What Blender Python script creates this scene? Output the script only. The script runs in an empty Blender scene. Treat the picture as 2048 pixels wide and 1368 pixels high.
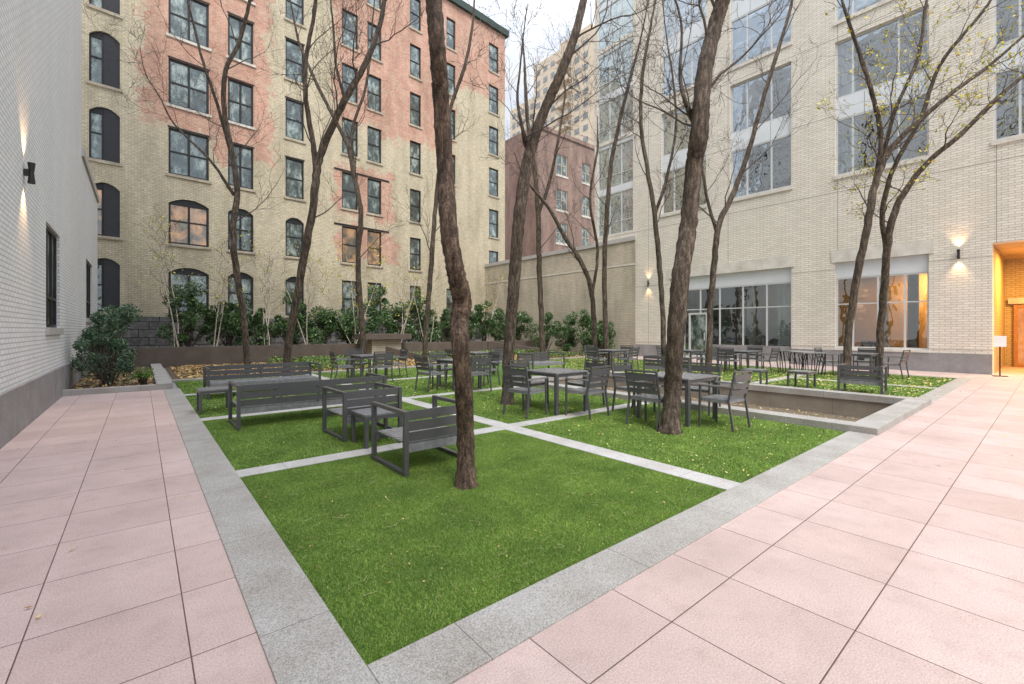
import bpy, math, random
import numpy as np
from mathutils import Vector, Matrix
random.seed(7); RS=np.random.RandomState(11)
scene=bpy.context.scene
COL=scene.collection
# ---------------------------------------------------------------- camera frame: image pixels at an estimated depth to world (metres)
F=899.0; VX,VY=0.637,0.771; RX,RY=0.771,-0.637; CH=1.5
def W(px,py,d):
    l=(px-1024)/F*d
    return Vector((VX*d+RX*l, VY*d+RY*l, CH+(660-py)*d/F))
# ---------------------------------------------------------------- node helpers
class NT:
    def __init__(s,name):
        s.m=bpy.data.materials.new(name); s.m.use_nodes=True
        s.t=s.m.node_tree; s.b=s.t.nodes['Principled BSDF']; s.out=s.t.nodes['Material Output']
    def n(s,typ,**kw):
        x=s.t.nodes.new(typ)
        for k,v in kw.items(): setattr(x,k,v)
        return x
    def l(s,a,b): s.t.links.new(a,b)
    def setv(s,inp,v):
        if isinstance(v,bpy.types.NodeSocket): s.l(v,inp)
        else: inp.default_value=v
    def math(s,op,a,b=0.0,clamp=False):
        x=s.n('ShaderNodeMath',operation=op); x.use_clamp=clamp
        s.setv(x.inputs[0],a); s.setv(x.inputs[1],b); return x.outputs[0]
    def obj(s):
        return s.n('ShaderNodeTexCoord').outputs['Object']
    def sep(s,v):
        x=s.n('ShaderNodeSeparateXYZ'); s.l(v,x.inputs[0]); return x.outputs
    def comb(s,a,b,c=0.0):
        x=s.n('ShaderNodeCombineXYZ'); s.setv(x.inputs[0],a); s.setv(x.inputs[1],b); s.setv(x.inputs[2],c); return x.outputs[0]
    def noise(s,v,scale,detail=4,rough=0.55,col=False):
        x=s.n('ShaderNodeTexNoise'); s.l(v,x.inputs['Vector']); x.inputs['Scale'].default_value=scale
        x.inputs['Detail'].default_value=detail; x.inputs['Roughness'].default_value=rough
        return x.outputs['Color' if col else 'Fac']
    def ramp(s,f,stops):
        x=s.n('ShaderNodeValToRGB'); s.l(f,x.inputs[0]); e=x.color_ramp.elements
        while len(e)<len(stops): e.new(0.5)
        for i,(p,c) in enumerate(stops):
            e[i].position=p; e[i].color=(c[0],c[1],c[2],1)
        return x.outputs[0]
    def mix(s,f,a,b,mode='MIX'):
        x=s.n('ShaderNodeMix',data_type='RGBA',blend_type=mode)
        s.setv(x.inputs[0],f)
        for i,v in ((6,a),(7,b)):
            if isinstance(v,bpy.types.NodeSocket): s.l(v,x.inputs[i])
            else: x.inputs[i].default_value=(v[0],v[1],v[2],1)
        return x.outputs[2]
    def bump(s,h,strength=0.3,dist=0.02):
        x=s.n('ShaderNodeBump'); x.inputs['Strength'].default_value=strength; x.inputs['Distance'].default_value=dist
        s.l(h,x.inputs['Height']); s.l(x.outputs[0],s.b.inputs['Normal']); return x
    def color(s,c): s.setv(s.b.inputs['Base Color'], c if isinstance(c,bpy.types.NodeSocket) else (c[0],c[1],c[2],1))
    def rough(s,r): s.setv(s.b.inputs['Roughness'],r)
def stretch(N,v,sx,sy,sz):
    x=N.n('ShaderNodeMapping'); N.l(v,x.inputs[0]); x.inputs['Scale'].default_value=(sx,sy,sz); return x.outputs[0]

def m_simple(name,c,r=0.5,metal=0.0,var=0.12,scale=6):
    N=NT(name); o=N.obj(); f=N.noise(o,scale,5)
    a=tuple(x*(1-var) for x in c); b=tuple(min(1,x*(1+var)) for x in c)
    N.color(N.ramp(f,[(0.3,a),(0.7,b)])); N.rough(r); N.b.inputs['Metallic'].default_value=metal
    return N.m
def m_emit(name,c,s):
    N=NT(name); N.color(c); N.b.inputs['Emission Color'].default_value=(*c,1); N.b.inputs['Emission Strength'].default_value=s; return N.m

def brick_nodes(N,c1,c2,mort,bw,rh,ms=0.012,offset=0.5):
    o=N.obj(); s=N.sep(o); u=N.math('SUBTRACT',s[0],s[1]); v=N.comb(u,s[2])
    b=N.n('ShaderNodeTexBrick'); N.l(v,b.inputs['Vector']); b.offset=offset
    for k,c in (('Color1',c1),('Color2',c2),('Mortar',mort)): b.inputs[k].default_value=(*c,1)
    b.inputs['Scale'].default_value=1; b.inputs['Mortar Size'].default_value=ms; b.inputs['Brick Width'].default_value=bw
    b.inputs['Row Height'].default_value=rh; b.inputs['Mortar Smooth'].default_value=0.2
    return o,s,u,b
def m_brick(name,c1,c2,mort,bw=0.3,rh=0.1,ms=0.01,stain=0.15,bumpd=0.01,panel=False):
    N=NT(name); o,s,u,b=brick_nodes(N,c1,c2,mort,bw,rh,ms)
    n=N.noise(N.comb(N.math('MULTIPLY',u,1.2),N.math('MULTIPLY',s[2],0.35)),0.9,6)
    st=N.ramp(n,[(0.3,(1-stain,)*3),(0.7,(1,1,1))])
    c=N.mix(1.0,b.outputs['Color'],st,'MULTIPLY')
    n2=N.noise(o,30,3); c=N.mix(0.2,c,N.ramp(n2,[(0.35,(0.7,0.7,0.7)),(0.65,(1,1,1))]),'MULTIPLY')
    if panel:
        fz=N.math('FRACT',N.math('DIVIDE',N.math('SUBTRACT',s[2],7.1),3.15)); g=N.math('LESS_THAN',fz,0.008)
        fu=N.math('FRACT',N.math('DIVIDE',N.math('ADD',u,0.55),4.42)); g2=N.math('LESS_THAN',fu,0.005)
        c=N.mix(N.math('MULTIPLY',N.math('MAXIMUM',g,g2),0.75),c,tuple(x*0.4 for x in mort))
    N.color(c); N.rough(0.85)
    h=N.math('SUBTRACT',N.math('MULTIPLY',n2,0.25),b.outputs['Fac']); N.bump(h,0.6,bumpd)
    return N.m
M={}
M['white_brick']=m_brick('white_painted_brick',(0.88,0.88,0.885),(0.81,0.81,0.82),(0.56,0.56,0.565),0.22,0.073,0.010,0.08,0.012)
M['cream_brick']=m_brick('cream_brick',(0.86,0.805,0.705),(0.75,0.695,0.60),(0.53,0.485,0.415),0.30,0.085,0.011,0.10,0.012,True)
M['tan_brick']=m_brick('weathered_tan_brick',(0.70,0.62,0.48),(0.61,0.53,0.41),(0.45,0.39,0.30),0.30,0.10,0.012,0.4,0.01)
M['amber_brick']=m_brick('yellow_passage_brick',(0.66,0.5,0.26),(0.58,0.43,0.21),(0.35,0.26,0.14),0.25,0.085,0.01,0.1)  # yellow brick of the passage walls
M['brown_brick']=m_brick('brown_red_brick',(0.42,0.255,0.20),(0.31,0.18,0.14),(0.38,0.31,0.27),0.22,0.075,0.012,0.5)
M['tower_brick']=m_brick('pale_tower_brick',(0.72,0.60,0.46),(0.66,0.54,0.41),(0.58,0.49,0.39),1.2,0.3,0.01,0.1)

def hit(px,py):   # intersection with old loft building's facade, returns u,z
    r=(px-1024)/F; dx=VX+RX*r; dy=VY+RY*r
    k=0.0916; ox,oy=-1.6,27.95+k*(-2.62)
    d=(oy-k*ox)/(dy-k*dx)
    X=dx*d; 
    return (X-ox)/0.9958, CH+(660-py)*d/F
def U(px): return hit(px,0)[0]

def m_loft():
    N=NT('patchy_painted_brick'); o,s,u,b=brick_nodes(N,(0.74,0.655,0.485),(0.65,0.57,0.415),(0.47,0.41,0.30),0.23,0.085,0.012)
    b2=N.n('ShaderNodeTexBrick'); N.l(N.comb(u,s[2]),b2.inputs['Vector'])
    for k,c in (('Color1',(0.66,0.31,0.215)),('Color2',(0.49,0.21,0.145)),('Mortar',(0.64,0.47,0.38))): b2.inputs[k].default_value=(*c,1)
    b2.inputs['Scale'].default_value=1; b2.inputs['Mortar Size'].default_value=0.015; b2.inputs['Brick Width'].default_value=0.23; b2.inputs['Row Height'].default_value=0.085
    su=N.math('SNAP',u,0.115); sz=N.math('SNAP',s[2],0.085)
    v=N.comb(su,sz)
    nc=N.noise(v,0.8,9,0.78,True); q=N.sep(nc)
    x=N.math('ADD',u,N.math('MULTIPLY',N.math('SUBTRACT',q[0],0.5),4.0))
    z=N.math('ADD',s[2],N.math('MULTIPLY',N.math('SUBTRACT',q[1],0.5),4.4))
    rects=[(U(283),U(540),11.6,60),(U(425),U(545),10.6,14),(U(668),U(905),14.8,60),(U(895),U(1030),20.6,60),(U(672),U(785),8.8,12.2),(U(675),U(790),6.0,8.2)]
    tot=None
    for a,bb,c,d in rects:
        e=N.math('MINIMUM',N.math('MINIMUM',N.math('SUBTRACT',x,a),N.math('SUBTRACT',bb,x)),N.math('MINIMUM',N.math('SUBTRACT',z,c),N.math('SUBTRACT',d,z)))
        tot=e if tot is None else N.math('MAXIMUM',tot,e)
    mask=N.math('MULTIPLY',N.math('ADD',tot,0.15),3.5,True)
    holes_=N.ramp(N.noise(v,1.9,9,0.85),[(0.56,(1,1,1)),(0.70,(0.45,0.45,0.45))])
    mask=N.math('MULTIPLY',mask,holes_)
    wear=N.ramp(N.noise(v,2.3,8,0.8),[(0.62,(0,0,0)),(0.70,(0.55,0.55,0.55))])
    mask=N.math('MAXIMUM',mask,N.math('MULTIPLY',wear,0.4))
    lime=N.ramp(N.noise(v,1.2,8,0.85),[(0.42,(0,0,0)),(0.66,(0.75,0.75,0.75))])
    red=N.mix(lime,b2.outputs['Color'],(0.73,0.53,0.41))
    wn=N.n('ShaderNodeTexWhiteNoise',noise_dimensions='2D'); N.l(v,wn.inputs['Vector'])
    c=N.mix(mask,b.outputs['Color'],red)
    c=N.mix(1.0,c,N.ramp(wn.outputs['Value'],[(0,(0.89,0.89,0.89)),(1,(1.07,1.07,1.07))]),'MULTIPLY')
    n=N.noise(N.comb(N.math('MULTIPLY',u,1.5),N.math('MULTIPLY',s[2],0.3)),0.8,7)
    c=N.mix(1.0,c,N.ramp(n,[(0.28,(0.72,0.72,0.70)),(0.6,(1,1,1))]),'MULTIPLY')
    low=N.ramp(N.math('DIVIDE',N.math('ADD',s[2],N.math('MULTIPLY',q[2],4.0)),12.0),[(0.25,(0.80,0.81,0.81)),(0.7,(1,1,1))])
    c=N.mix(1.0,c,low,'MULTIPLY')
    N.color(c); N.rough(0.9); N.bump(N.math('SUBTRACT',N.math('MULTIPLY',N.noise(o,25,3),0.4),b.outputs['Fac']),0.7,0.015)
    return N.m
M['loft']=m_loft()

def m_granite(name,c,joint=1.5,axis=0,dark=0.6):
    N=NT(name); o=N.obj(); s=N.sep(o)
    g=N.noise(o,130,3,0.85); g2=N.noise(o,2.2,6)
    col=N.mix(1.0,N.ramp(g,[(0.36,tuple(x*dark for x in c)),(0.5,c),(0.66,tuple(min(1,x*1.45) for x in c))]),N.ramp(g2,[(0.3,(0.76,0.73,0.69)),(0.65,(1,1,1))]),'MULTIPLY')
    if joint:
        fr=N.math('FRACT',N.math('DIVIDE',s[axis],joint)); j=N.math('LESS_THAN',fr,0.005/joint)
        col=N.mix(j,col,tuple(x*0.3 for x in c))
    N.color(col); N.rough(0.7); N.bump(g,0.15,0.004); return N.m
M['granite_y']=m_granite('grey_granite_run',(0.41,0.395,0.375),1.22,1,0.5)
M['granite_x']=m_granite('grey_granite',(0.42,0.405,0.385),1.22,0,0.5)
M['granite_path']=m_granite('pale_granite',(0.52,0.51,0.50),1.22,0,0.65)
M['granite_path_y']=m_granite('pale_granite_long',(0.52,0.51,0.50),1.22,1,0.65)
M['granite_dark']=m_granite('dark_granite',(0.30,0.295,0.30),1.6,0)
M['basin_stone']=m_granite('brown_grey_granite',(0.30,0.265,0.22),1.3,1,0.5)
M['granite_dark_brown']=m_granite('brown_granite',(0.15,0.12,0.10),1.8,0)
M['limestone']=m_granite('limestone',(0.72,0.68,0.62),0)
def m_rough_stone():
    N=NT('rough_stone_blocks'); o,s,u,b=brick_nodes(N,(0.2,0.19,0.18),(0.12,0.12,0.12),(0.05,0.05,0.05),0.8,0.38,0.02)
    n=N.noise(o,5,6); N.color(N.mix(1.0,b.outputs['Color'],N.ramp(n,[(0.3,(0.6,0.6,0.6)),(0.7,(1.2,1.2,1.2))]),'MULTIPLY')); N.rough(0.95)
    N.bump(N.math('SUBTRACT',n,b.outputs['Fac']),1.0,0.06); return N.m
M['rough_stone']=m_rough_stone()

def m_paver(name,sx,sy):
    N=NT(name); o=N.obj(); s=N.sep(o)
    a=N.math('DIVIDE',s[0],sx); b=N.math('DIVIDE',s[1],sy)
    def edge(t,sz):
        fr=N.math('FRACT',t); return N.math('MULTIPLY',N.math('MINIMUM',fr,N.math('SUBTRACT',1.0,fr)),sz)
    e=N.math('MINIMUM',edge(a,sx),edge(b,sy))
    wn=N.n('ShaderNodeTexWhiteNoise',noise_dimensions='2D'); N.l(N.comb(N.math('FLOOR',a),N.math('FLOOR',b)),wn.inputs['Vector'])
    tile=N.ramp(wn.outputs['Value'],[(0.0,(0.525,0.398,0.365)),(0.5,(0.56,0.428,0.395)),(1.0,(0.59,0.456,0.425))])
    sp=N.noise(o,110,3,0.85); tile=N.mix(1.0,tile,N.ramp(sp,[(0.33,(0.70,0.68,0.68)),(0.5,(1,1,1)),(0.70,(1.30,1.30,1.30))]),'MULTIPLY')
    bl=N.noise(o,1.3,7,0.65); tile=N.mix(1.0,tile,N.ramp(bl,[(0.28,(0.86,0.85,0.85)),(0.62,(1.05,1.05,1.05))]),'MULTIPLY')
    st=N.noise(o,7,6,0.7); tile=N.mix(1.0,tile,N.ramp(st,[(0.25,(0.86,0.84,0.83)),(0.5,(1,1,1))]),'MULTIPLY')
    j=N.math('LESS_THAN',e,0.003)
    N.color(N.mix(j,tile,(0.10,0.055,0.045))); N.rough(N.ramp(bl,[(0.3,(0.45,)*3),(0.7,(0.7,)*3)]))
    h=N.math('ADD',N.math('MULTIPLY',N.math('MINIMUM',e,0.008),90.0),N.math('MULTIPLY',sp,0.15))
    N.bump(h,0.45,0.005)
    return N.m
M['paver_l']=m_paver('pink_paver_side',0.616,0.64)
M['paver_r']=m_paver('pink_paver_front',0.64,0.616)

def m_foliage(name,a,b,c,rough=0.5,scale=1.5,lo=(0.5,0.55,0.5),det=3):
    N=NT(name); g=N.n('ShaderNodeNewGeometry'); o=N.obj()
    r=N.ramp(g.outputs['Random Per Island'],[(0.0,a),(0.55,b),(1.0,c)])
    n=N.noise(o,scale,det); N.color(N.mix(1.0,r,N.ramp(n,[(0.3,lo),(0.65,(1.15,1.15,1.1))]),'MULTIPLY'))
    N.rough(rough); return N.m
M['turf']=m_foliage('turf_blade',(0.105,0.20,0.022),(0.20,0.345,0.04),(0.42,0.50,0.15),0.6,2.2,(0.60,0.68,0.55),8)
M['shrub']=m_foliage('dark_shrub_leaf',(0.025,0.07,0.022),(0.07,0.15,0.04),(0.22,0.32,0.14),0.35,2.5)
M['holly']=m_foliage('grey_green_leaf',(0.045,0.10,0.05),(0.10,0.18,0.10),(0.25,0.34,0.22),0.35,3)
M['ivy']=m_foliage('ivy_leaf',(0.06,0.13,0.02),(0.14,0.26,0.045),(0.3,0.4,0.09),0.45,2)
M['litter']=m_foliage('fallen_leaf',(0.36,0.19,0.07),(0.62,0.38,0.15),(0.75,0.60,0.30),0.7,4)
M['litter_yellow']=m_foliage('pale_yellow_fallen_leaf',(0.50,0.40,0.10),(0.68,0.58,0.20),(0.78,0.70,0.38),0.7,4)
M['petiole']=m_foliage('dry_stalk',(0.28,0.22,0.10),(0.45,0.40,0.20),(0.62,0.58,0.36),0.7,4)
M['yellow_leaf']=m_foliage('yellow_leaf',(0.42,0.46,0.04),(0.68,0.60,0.06),(0.8,0.52,0.06),0.5,4)
def m_ground(name,c1,c2,c3,scale=8):
    N=NT(name); o=N.obj(); f=N.noise(o,scale,8,0.7); N.color(N.ramp(f,[(0.3,c1),(0.5,c2),(0.7,c3)])); N.rough(0.95); N.bump(f,0.8,0.03); return N.m
M['lawn']=m_ground('turf_base',(0.045,0.095,0.012),(0.085,0.165,0.02),(0.14,0.24,0.035),60)
M['soil']=m_ground('leafy_mulch',(0.05,0.033,0.022),(0.11,0.075,0.045),(0.24,0.16,0.09),14)
M['ground']=m_ground('city_ground',(0.22,0.215,0.21),(0.28,0.28,0.27),(0.33,0.32,0.31),3)
M['gravel']=m_ground('basin_gravel',(0.07,0.055,0.04),(0.17,0.13,0.09),(0.30,0.24,0.16),25)
def m_bark(name,a,b,c):
    N=NT(name); o=N.obj(); w=N.noise(stretch(N,o,1,1,0.22),22,8,0.7); w2=N.noise(stretch(N,o,1,1,0.6),60,5,0.75); big=N.noise(stretch(N,o,1,1,0.5),4,5,0.6)
    m=N.math('ADD',N.math('MULTIPLY',w,0.65),N.math('MULTIPLY',w2,0.35))
    col=N.ramp(m,[(0.39,a),(0.5,b),(0.60,c)]); col=N.mix(1.0,col,N.ramp(big,[(0.32,(0.6,0.55,0.5)),(0.68,(1.3,1.27,1.22))]),'MULTIPLY')
    N.color(col); N.rough(0.88); N.bump(m,1.0,0.035); return N.m
M['bark']=m_bark('locust_bark',(0.020,0.014,0.010),(0.080,0.060,0.045),(0.20,0.160,0.125))
M['bark_red']=m_bark('ruddy_bark',(0.022,0.014,0.009),(0.095,0.064,0.045),(0.25,0.18,0.13))
M['twig']=m_simple('twig_bark',(0.085,0.064,0.050),0.85)
M['birch']=m_simple('birch_bark',(0.58,0.50,0.42),0.7,0,0.4,12)
M['metal']=m_simple('charcoal_powder_coat',(0.095,0.095,0.098),0.33,0.0,0.1,30)
M['metal_lt']=m_simple('sheen_lightened_charcoal',(0.24,0.24,0.25),0.25,0.0,0.2,14)  # same charcoal metal, paler: reflected sheen on upper faces painted into the colour
M['black']=m_simple('black_window_frame',(0.014,0.014,0.016),0.45)
M['dark_bronze']=m_simple('dark_bronze',(0.03,0.028,0.026),0.4,0.3)
M['wood']=m_simple('warm_wood_frame',(0.42,0.20,0.07),0.45,0,0.2,8)
M['alu']=m_simple('light_aluminium',(0.60,0.61,0.61),0.4,0.1,0.05)
M['panel']=m_simple('pale_grey_panel',(0.68,0.71,0.73),0.35,0.0,0.05,1)
M['coping']=m_simple('grey_coping',(0.45,0.43,0.41),0.6)
M['cornice']=m_simple('green_black_parapet',(0.03,0.055,0.045),0.6)
M['plaster']=m_simple('warm_plaster',(0.5,0.36,0.2),0.8,0,0.25,0.8)
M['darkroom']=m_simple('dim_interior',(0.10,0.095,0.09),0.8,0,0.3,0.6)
M['fabric']=m_simple('pale_curtain',(0.6,0.61,0.60),0.9,0,0.08,3)
M['paper']=m_simple('white_sign',(0.75,0.75,0.73),0.5,0,0.03)
M['glow']=m_emit('warm_lamp_glow',(1.0,0.62,0.28),14)
M['shutter']=m_simple('black_shutter',(0.022,0.022,0.028),0.4)

def m_glass(name,stops,gloss=0.4,wave=0.015,em=None):
    N=NT(name); o=N.obj(); oi=N.n('ShaderNodeObjectInfo')
    add=N.n('ShaderNodeVectorMath',operation='ADD'); N.l(o,add.inputs[0]); N.l(N.comb(N.math('MULTIPLY',oi.outputs['Random'],40.0),N.math('MULTIPLY',oi.outputs['Random'],17.0)),add.inputs[1])
    n=N.noise(stretch(N,add.outputs[0],1.6,0.9,0.8),1.4,5,0.65)
    c=N.ramp(n,stops); N.color(c); N.rough(0.35)
    if em:
        N.b.inputs['Emission Color'].default_value=(*em[0],1)
        N.l(N.math('MULTIPLY',N.ramp(N.noise(add.outputs[0],1.6,2),[(0.4,(0.05,)*3),(0.62,(1,)*3)]),em[1]),N.b.inputs['Emission Strength'])
    g=N.n('ShaderNodeBsdfGlossy'); g.inputs['Roughness'].default_value=0.02; g.inputs['Color'].default_value=(0.84,0.93,0.92,1)
    bp=N.n('ShaderNodeBump'); bp.inputs['Strength'].default_value=1.0; bp.inputs['Distance'].default_value=wave
    N.l(N.noise(add.outputs[0],1.8,2),bp.inputs['Height']); N.l(bp.outputs[0],g.inputs['Normal'])
    mx=N.n('ShaderNodeMixShader'); mx.inputs[0].default_value=gloss
    N.l(N.b.outputs[0],mx.inputs[1]); N.l(g.outputs[0],mx.inputs[2]); N.l(mx.outputs[0],N.out.inputs[0]); return N.m
M['glass_old']=m_glass('old_window_glass',[(0.40,(0.012,0.018,0.018)),(0.50,(0.05,0.075,0.07)),(0.56,(0.19,0.24,0.22)),(0.66,(0.40,0.45,0.43))],0.17,0.05)
M['glass_warm']=m_glass('lit_window_glass',[(0.4,(0.04,0.03,0.02)),(0.6,(0.2,0.13,0.07))],0.16,0.03,((1.0,0.48,0.18),0.42))
M['glass_bay']=m_glass('curtain_wall_glass',[(0.36,(0.09,0.12,0.14)),(0.6,(0.27,0.33,0.37))],0.45,0.03)
M['glass_dim']=m_glass('distant_window_glass',[(0.36,(0.10,0.10,0.10)),(0.6,(0.26,0.25,0.24))],0.15,0.03)
M['glass_door']=m_glass('glowing_door_glass',[(0.36,(0.25,0.12,0.04)),(0.6,(0.5,0.28,0.1))],0.12,0.01,((1.0,0.5,0.15),0.25))  # orange glow added to the door glass by emission and warm colour
def m_clear(name,fac,tint,wave):
    N=NT(name); t=N.n('ShaderNodeBsdfTransparent'); t.inputs[0].default_value=(*tint,1)
    g=N.n('ShaderNodeBsdfGlossy'); g.inputs['Roughness'].default_value=0.01; g.inputs['Color'].default_value=(0.86,0.93,0.97,1)
    bp=N.n('ShaderNodeBump'); bp.inputs['Distance'].default_value=wave; N.l(N.noise(N.obj(),1.3,2),bp.inputs['Height']); N.l(bp.outputs[0],g.inputs['Normal'])
    mx=N.n('ShaderNodeMixShader'); mx.inputs[0].default_value=fac
    N.l(t.outputs[0],mx.inputs[1]); N.l(g.outputs[0],mx.inputs[2]); N.l(mx.outputs[0],N.out.inputs[0]); return N.m
M['glass_clear']=m_clear('clear_shop_glass',0.40,(0.7,0.76,0.75),0.012)
M['glass_new']=m_clear('residential_glass',0.55,(0.72,0.80,0.83),0.035)

# ---------------------------------------------------------------- mesh helpers
class MB:
    def __init__(s): s.v=[]; s.f=[]
    def box(s,x0,x1,y0,y1,z0,z1):
        i=len(s.v); s.v+= [(x0,y0,z0),(x1,y0,z0),(x1,y1,z0),(x0,y1,z0),(x0,y0,z1),(x1,y0,z1),(x1,y1,z1),(x0,y1,z1)]
        s.f+=[(i,i+3,i+2,i+1),(i+4,i+5,i+6,i+7),(i,i+1,i+5,i+4),(i+1,i+2,i+6,i+5),(i+2,i+3,i+7,i+6),(i+3,i,i+4,i+7)]; return s
    def quad(s,*p):
        i=len(s.v); s.v+=[tuple(q) for q in p]; s.f.append(tuple(range(i,i+len(p)))); return s
    def beam(s,a,b,wx,wy):
        a=Vector(a); b=Vector(b); d=(b-a).normalized(); up=Vector((0,0,1)) if abs(d.z)<0.9 else Vector((0,1,0))
        x=d.cross(up).normalized()*wx/2; y=x.cross(d).normalized()*wy/2; i=len(s.v)
        for p in (a,b):
            for q in (x+y,-x+y,-x-y,x-y): s.v.append(tuple(p+q))
        s.f+=[(i,i+1,i+2,i+3),(i+7,i+6,i+5,i+4)]+[(i+k,i+4+k,i+4+(k+1)%4,i+(k+1)%4) for k in range(4)]; return s
    def tube(s,pts,rad,n=6,lump=0.0,cap=True):
        i0=len(s.v); x=None
        for k,p in enumerate(pts):
            d=(pts[min(k+1,len(pts)-1)]-pts[max(k-1,0)]).normalized()
            if x is None:
                x=d.cross(Vector((0.3,1,0.1))).normalized()
            else:
                x=(x-d*x.dot(d)).normalized()
            y=d.cross(x)
            for j in range(n):
                a=2*math.pi*j/n; r=rad[k]*(1+(random.uniform(-lump,lump) if lump else 0))
                s.v.append(tuple(p+x*(math.cos(a)*r)+y*(math.sin(a)*r)))
        for k in range(len(pts)-1):
            for j in range(n):
                a=i0+k*n+j; b=i0+k*n+(j+1)%n; s.f.append((a,b,b+n,a+n))
        if cap: s.f.append(tuple(i0+(len(pts)-1)*n+j for j in range(n)))
        return s
    def obj(s,name,mat,parent=None,loc=(0,0,0),rot=0.0,smooth=False,bevel=0):
        me=bpy.data.meshes.new(name); me.from_pydata(s.v,[],s.f); me.update()
        if smooth: me.polygons.foreach_set('use_smooth',[True]*len(me.polygons))
        return place(name,me,mat,parent,loc,rot,bevel)
def place(name,me,mat,parent=None,loc=(0,0,0),rot=0.0,bevel=0):
    if mat is not None and not me.materials: me.materials.append(M[mat] if isinstance(mat,str) else mat)
    o=bpy.data.objects.new(name,me); COL.objects.link(o); o.location=loc; o.rotation_euler=(0,0,rot)
    if parent: o.parent=parent
    if bevel:
        b=o.modifiers.new('bevel','BEVEL'); b.width=bevel; b.segments=2; b.limit_method='ANGLE'
    return o
def empty(name,loc=(0,0,0),rot=0.0,label=None,cat=None,group=None,parent=None):
    o=bpy.data.objects.new(name,None); COL.objects.link(o); o.location=loc; o.rotation_euler=(0,0,rot); o.empty_display_size=0.2
    if parent: o.parent=parent
    tag(o,label,cat,group); return o
def tag(o,label=None,cat=None,group=None,kind=None):
    if label: o['label']=label
    if cat: o['category']=cat
    if group: o['group']=group
    if kind: o['kind']=kind
    return o
def polys(name,V,k,mat,parent=None,loc=(0,0,0)):
    n=len(V)//k; me=bpy.data.meshes.new(name); me.vertices.add(n*k); me.vertices.foreach_set('co',np.asarray(V,dtype=np.float32).ravel())
    me.loops.add(n*k); me.loops.foreach_set('vertex_index',np.arange(n*k,dtype=np.int32)); me.polygons.add(n)
    me.polygons.foreach_set('loop_start',np.arange(0,n*k,k,dtype=np.int32)); me.polygons.foreach_set('loop_total',np.full(n,k,dtype=np.int32)); me.update(); me.validate()
    return place(name,me,mat,parent,loc)
def clone(root,loc,rot,label=None):
    r=root.copy(); COL.objects.link(r); r.location=loc; r.rotation_euler=(0,0,rot)
    for c in root.children:
        q=c.copy(); q.parent=r; COL.objects.link(q)
        for g in c.children:
            w=g.copy(); w.parent=q; COL.objects.link(w)
    if label: r['label']=label
    return r

# ---------------------------------------------------------------- ground
g=MB(); B=(8.0,12.3,1.6,10.0); E=900
for (x0,x1,y0,y1) in [(-E,B[0],-E,E),(B[1],E,-E,E),(B[0],B[1],-E,B[2]),(B[0],B[1],B[3],E)]:
    g.quad((x0,y0,-0.03),(x1,y0,-0.03),(x1,y1,-0.03),(x0,y1,-0.03))
tag(g.obj('ground','ground'),kind='structure',label='grey city ground')
def sheet(name,mat,x0,x1,y0,y1,z,ox=0,oy=0,label=None):
    return tag(MB().quad((x0-ox,y0-oy,0),(x1-ox,y0-oy,0),(x1-ox,y1-oy,0),(x0-ox,y1-oy,0)).obj(name,mat,None,(ox,oy,z)),kind='structure',label=label)
sheet('pavement','paver_l',-1.4,0.44,-9,14.2,0.010,0.178-0.616*4,3.15-0.64*20,'pink square concrete pavers beside white brick wall')
sheet('pavement','paver_r',0.44,27.5,-9,1.62,0.010,1.45-0.64*4,1.25-0.616*20,'pink square concrete pavers along the lawn')
sheet('pavement','paver_r',19.7,21.95,1.62,16,0.010,1.45,1.25,'pink pavers beside the cream brick building')
for r in [(0.77,8.0,1.94,16.2),(8.0,12.3,10.0,16.2),(12.3,19.4,1.94,16.2)]:
    sheet('lawn','lawn',*r,0.0,label='green artificial turf lawn')
sheet('planting_bed','soil',0.77,21.9,16.45,22.9,0.0,label='mulch bed covered with fallen leaves')
sheet('planting_bed','soil',-1.4,0.3,14.4,22.9,0.06,label='mulch bed beside white brick wall')
sheet('planting_bed','soil',-1.4,21.9,23.05,28.6,0.62,label='raised mulch bed with shrubs')
def slab(name,mat,x0,x1,y0,y1,z0,z1,label,bevel=0.004):
    return tag(MB().box(x0,x1,y0,y1,z0,z1).obj(name,mat,bevel=bevel),kind='structure',label=label)
slab('stone_border','granite_y',0.44,0.77,1.62,14.2,-0.05,0.020,'flush grey granite lawn border')
slab('stone_border','granite_x',0.772,8.0,1.62,1.94,-0.05,0.020,'flush grey granite lawn border')
slab('stone_border','granite_x',12.3,19.7,1.62,1.94,-0.05,0.020,'flush grey granite lawn border')
slab('stone_border','granite_y',19.4,19.7,1.942,16.2,-0.05,0.020,'flush grey granite lawn border')
slab('stone_border','granite_x',0.62,19.7,16.2,16.45,-0.05,0.05,'granite edging between lawn and leaf bed')
slab('garden_kerb','granite_y',0.30,0.62,14.202,22.88,-0.05,0.16,'raised granite kerb beside planting bed')
slab('garden_kerb','granite_x',-1.4,0.298,14.2,14.4,-0.05,0.14,'raised granite kerb in front of shrub bed')
SW=0.27
for y in (5.27,8.94,12.60):
    slab('stone_path','granite_path',0.772,4.22,y,y+SW,-0.04,0.010,'pale granite strip across lawn',0.003)
    slab('stone_path','granite_path',4.51,7.998,y,y+SW,-0.04,0.010,'pale granite strip across lawn',0.003)
slab('stone_path','granite_path',12.302,19.398,5.25,5.54,-0.04,0.010,'pale granite strip across lawn',0.003)
slab('stone_path','granite_path_y',4.222,4.508,1.942,16.198,-0.04,0.010,'pale granite strip along lawn',0.003)
slab('stone_path','granite_path_y',15.6,15.9,1.942,5.248,-0.04,0.010,'pale granite strip along lawn',0.003)

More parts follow.
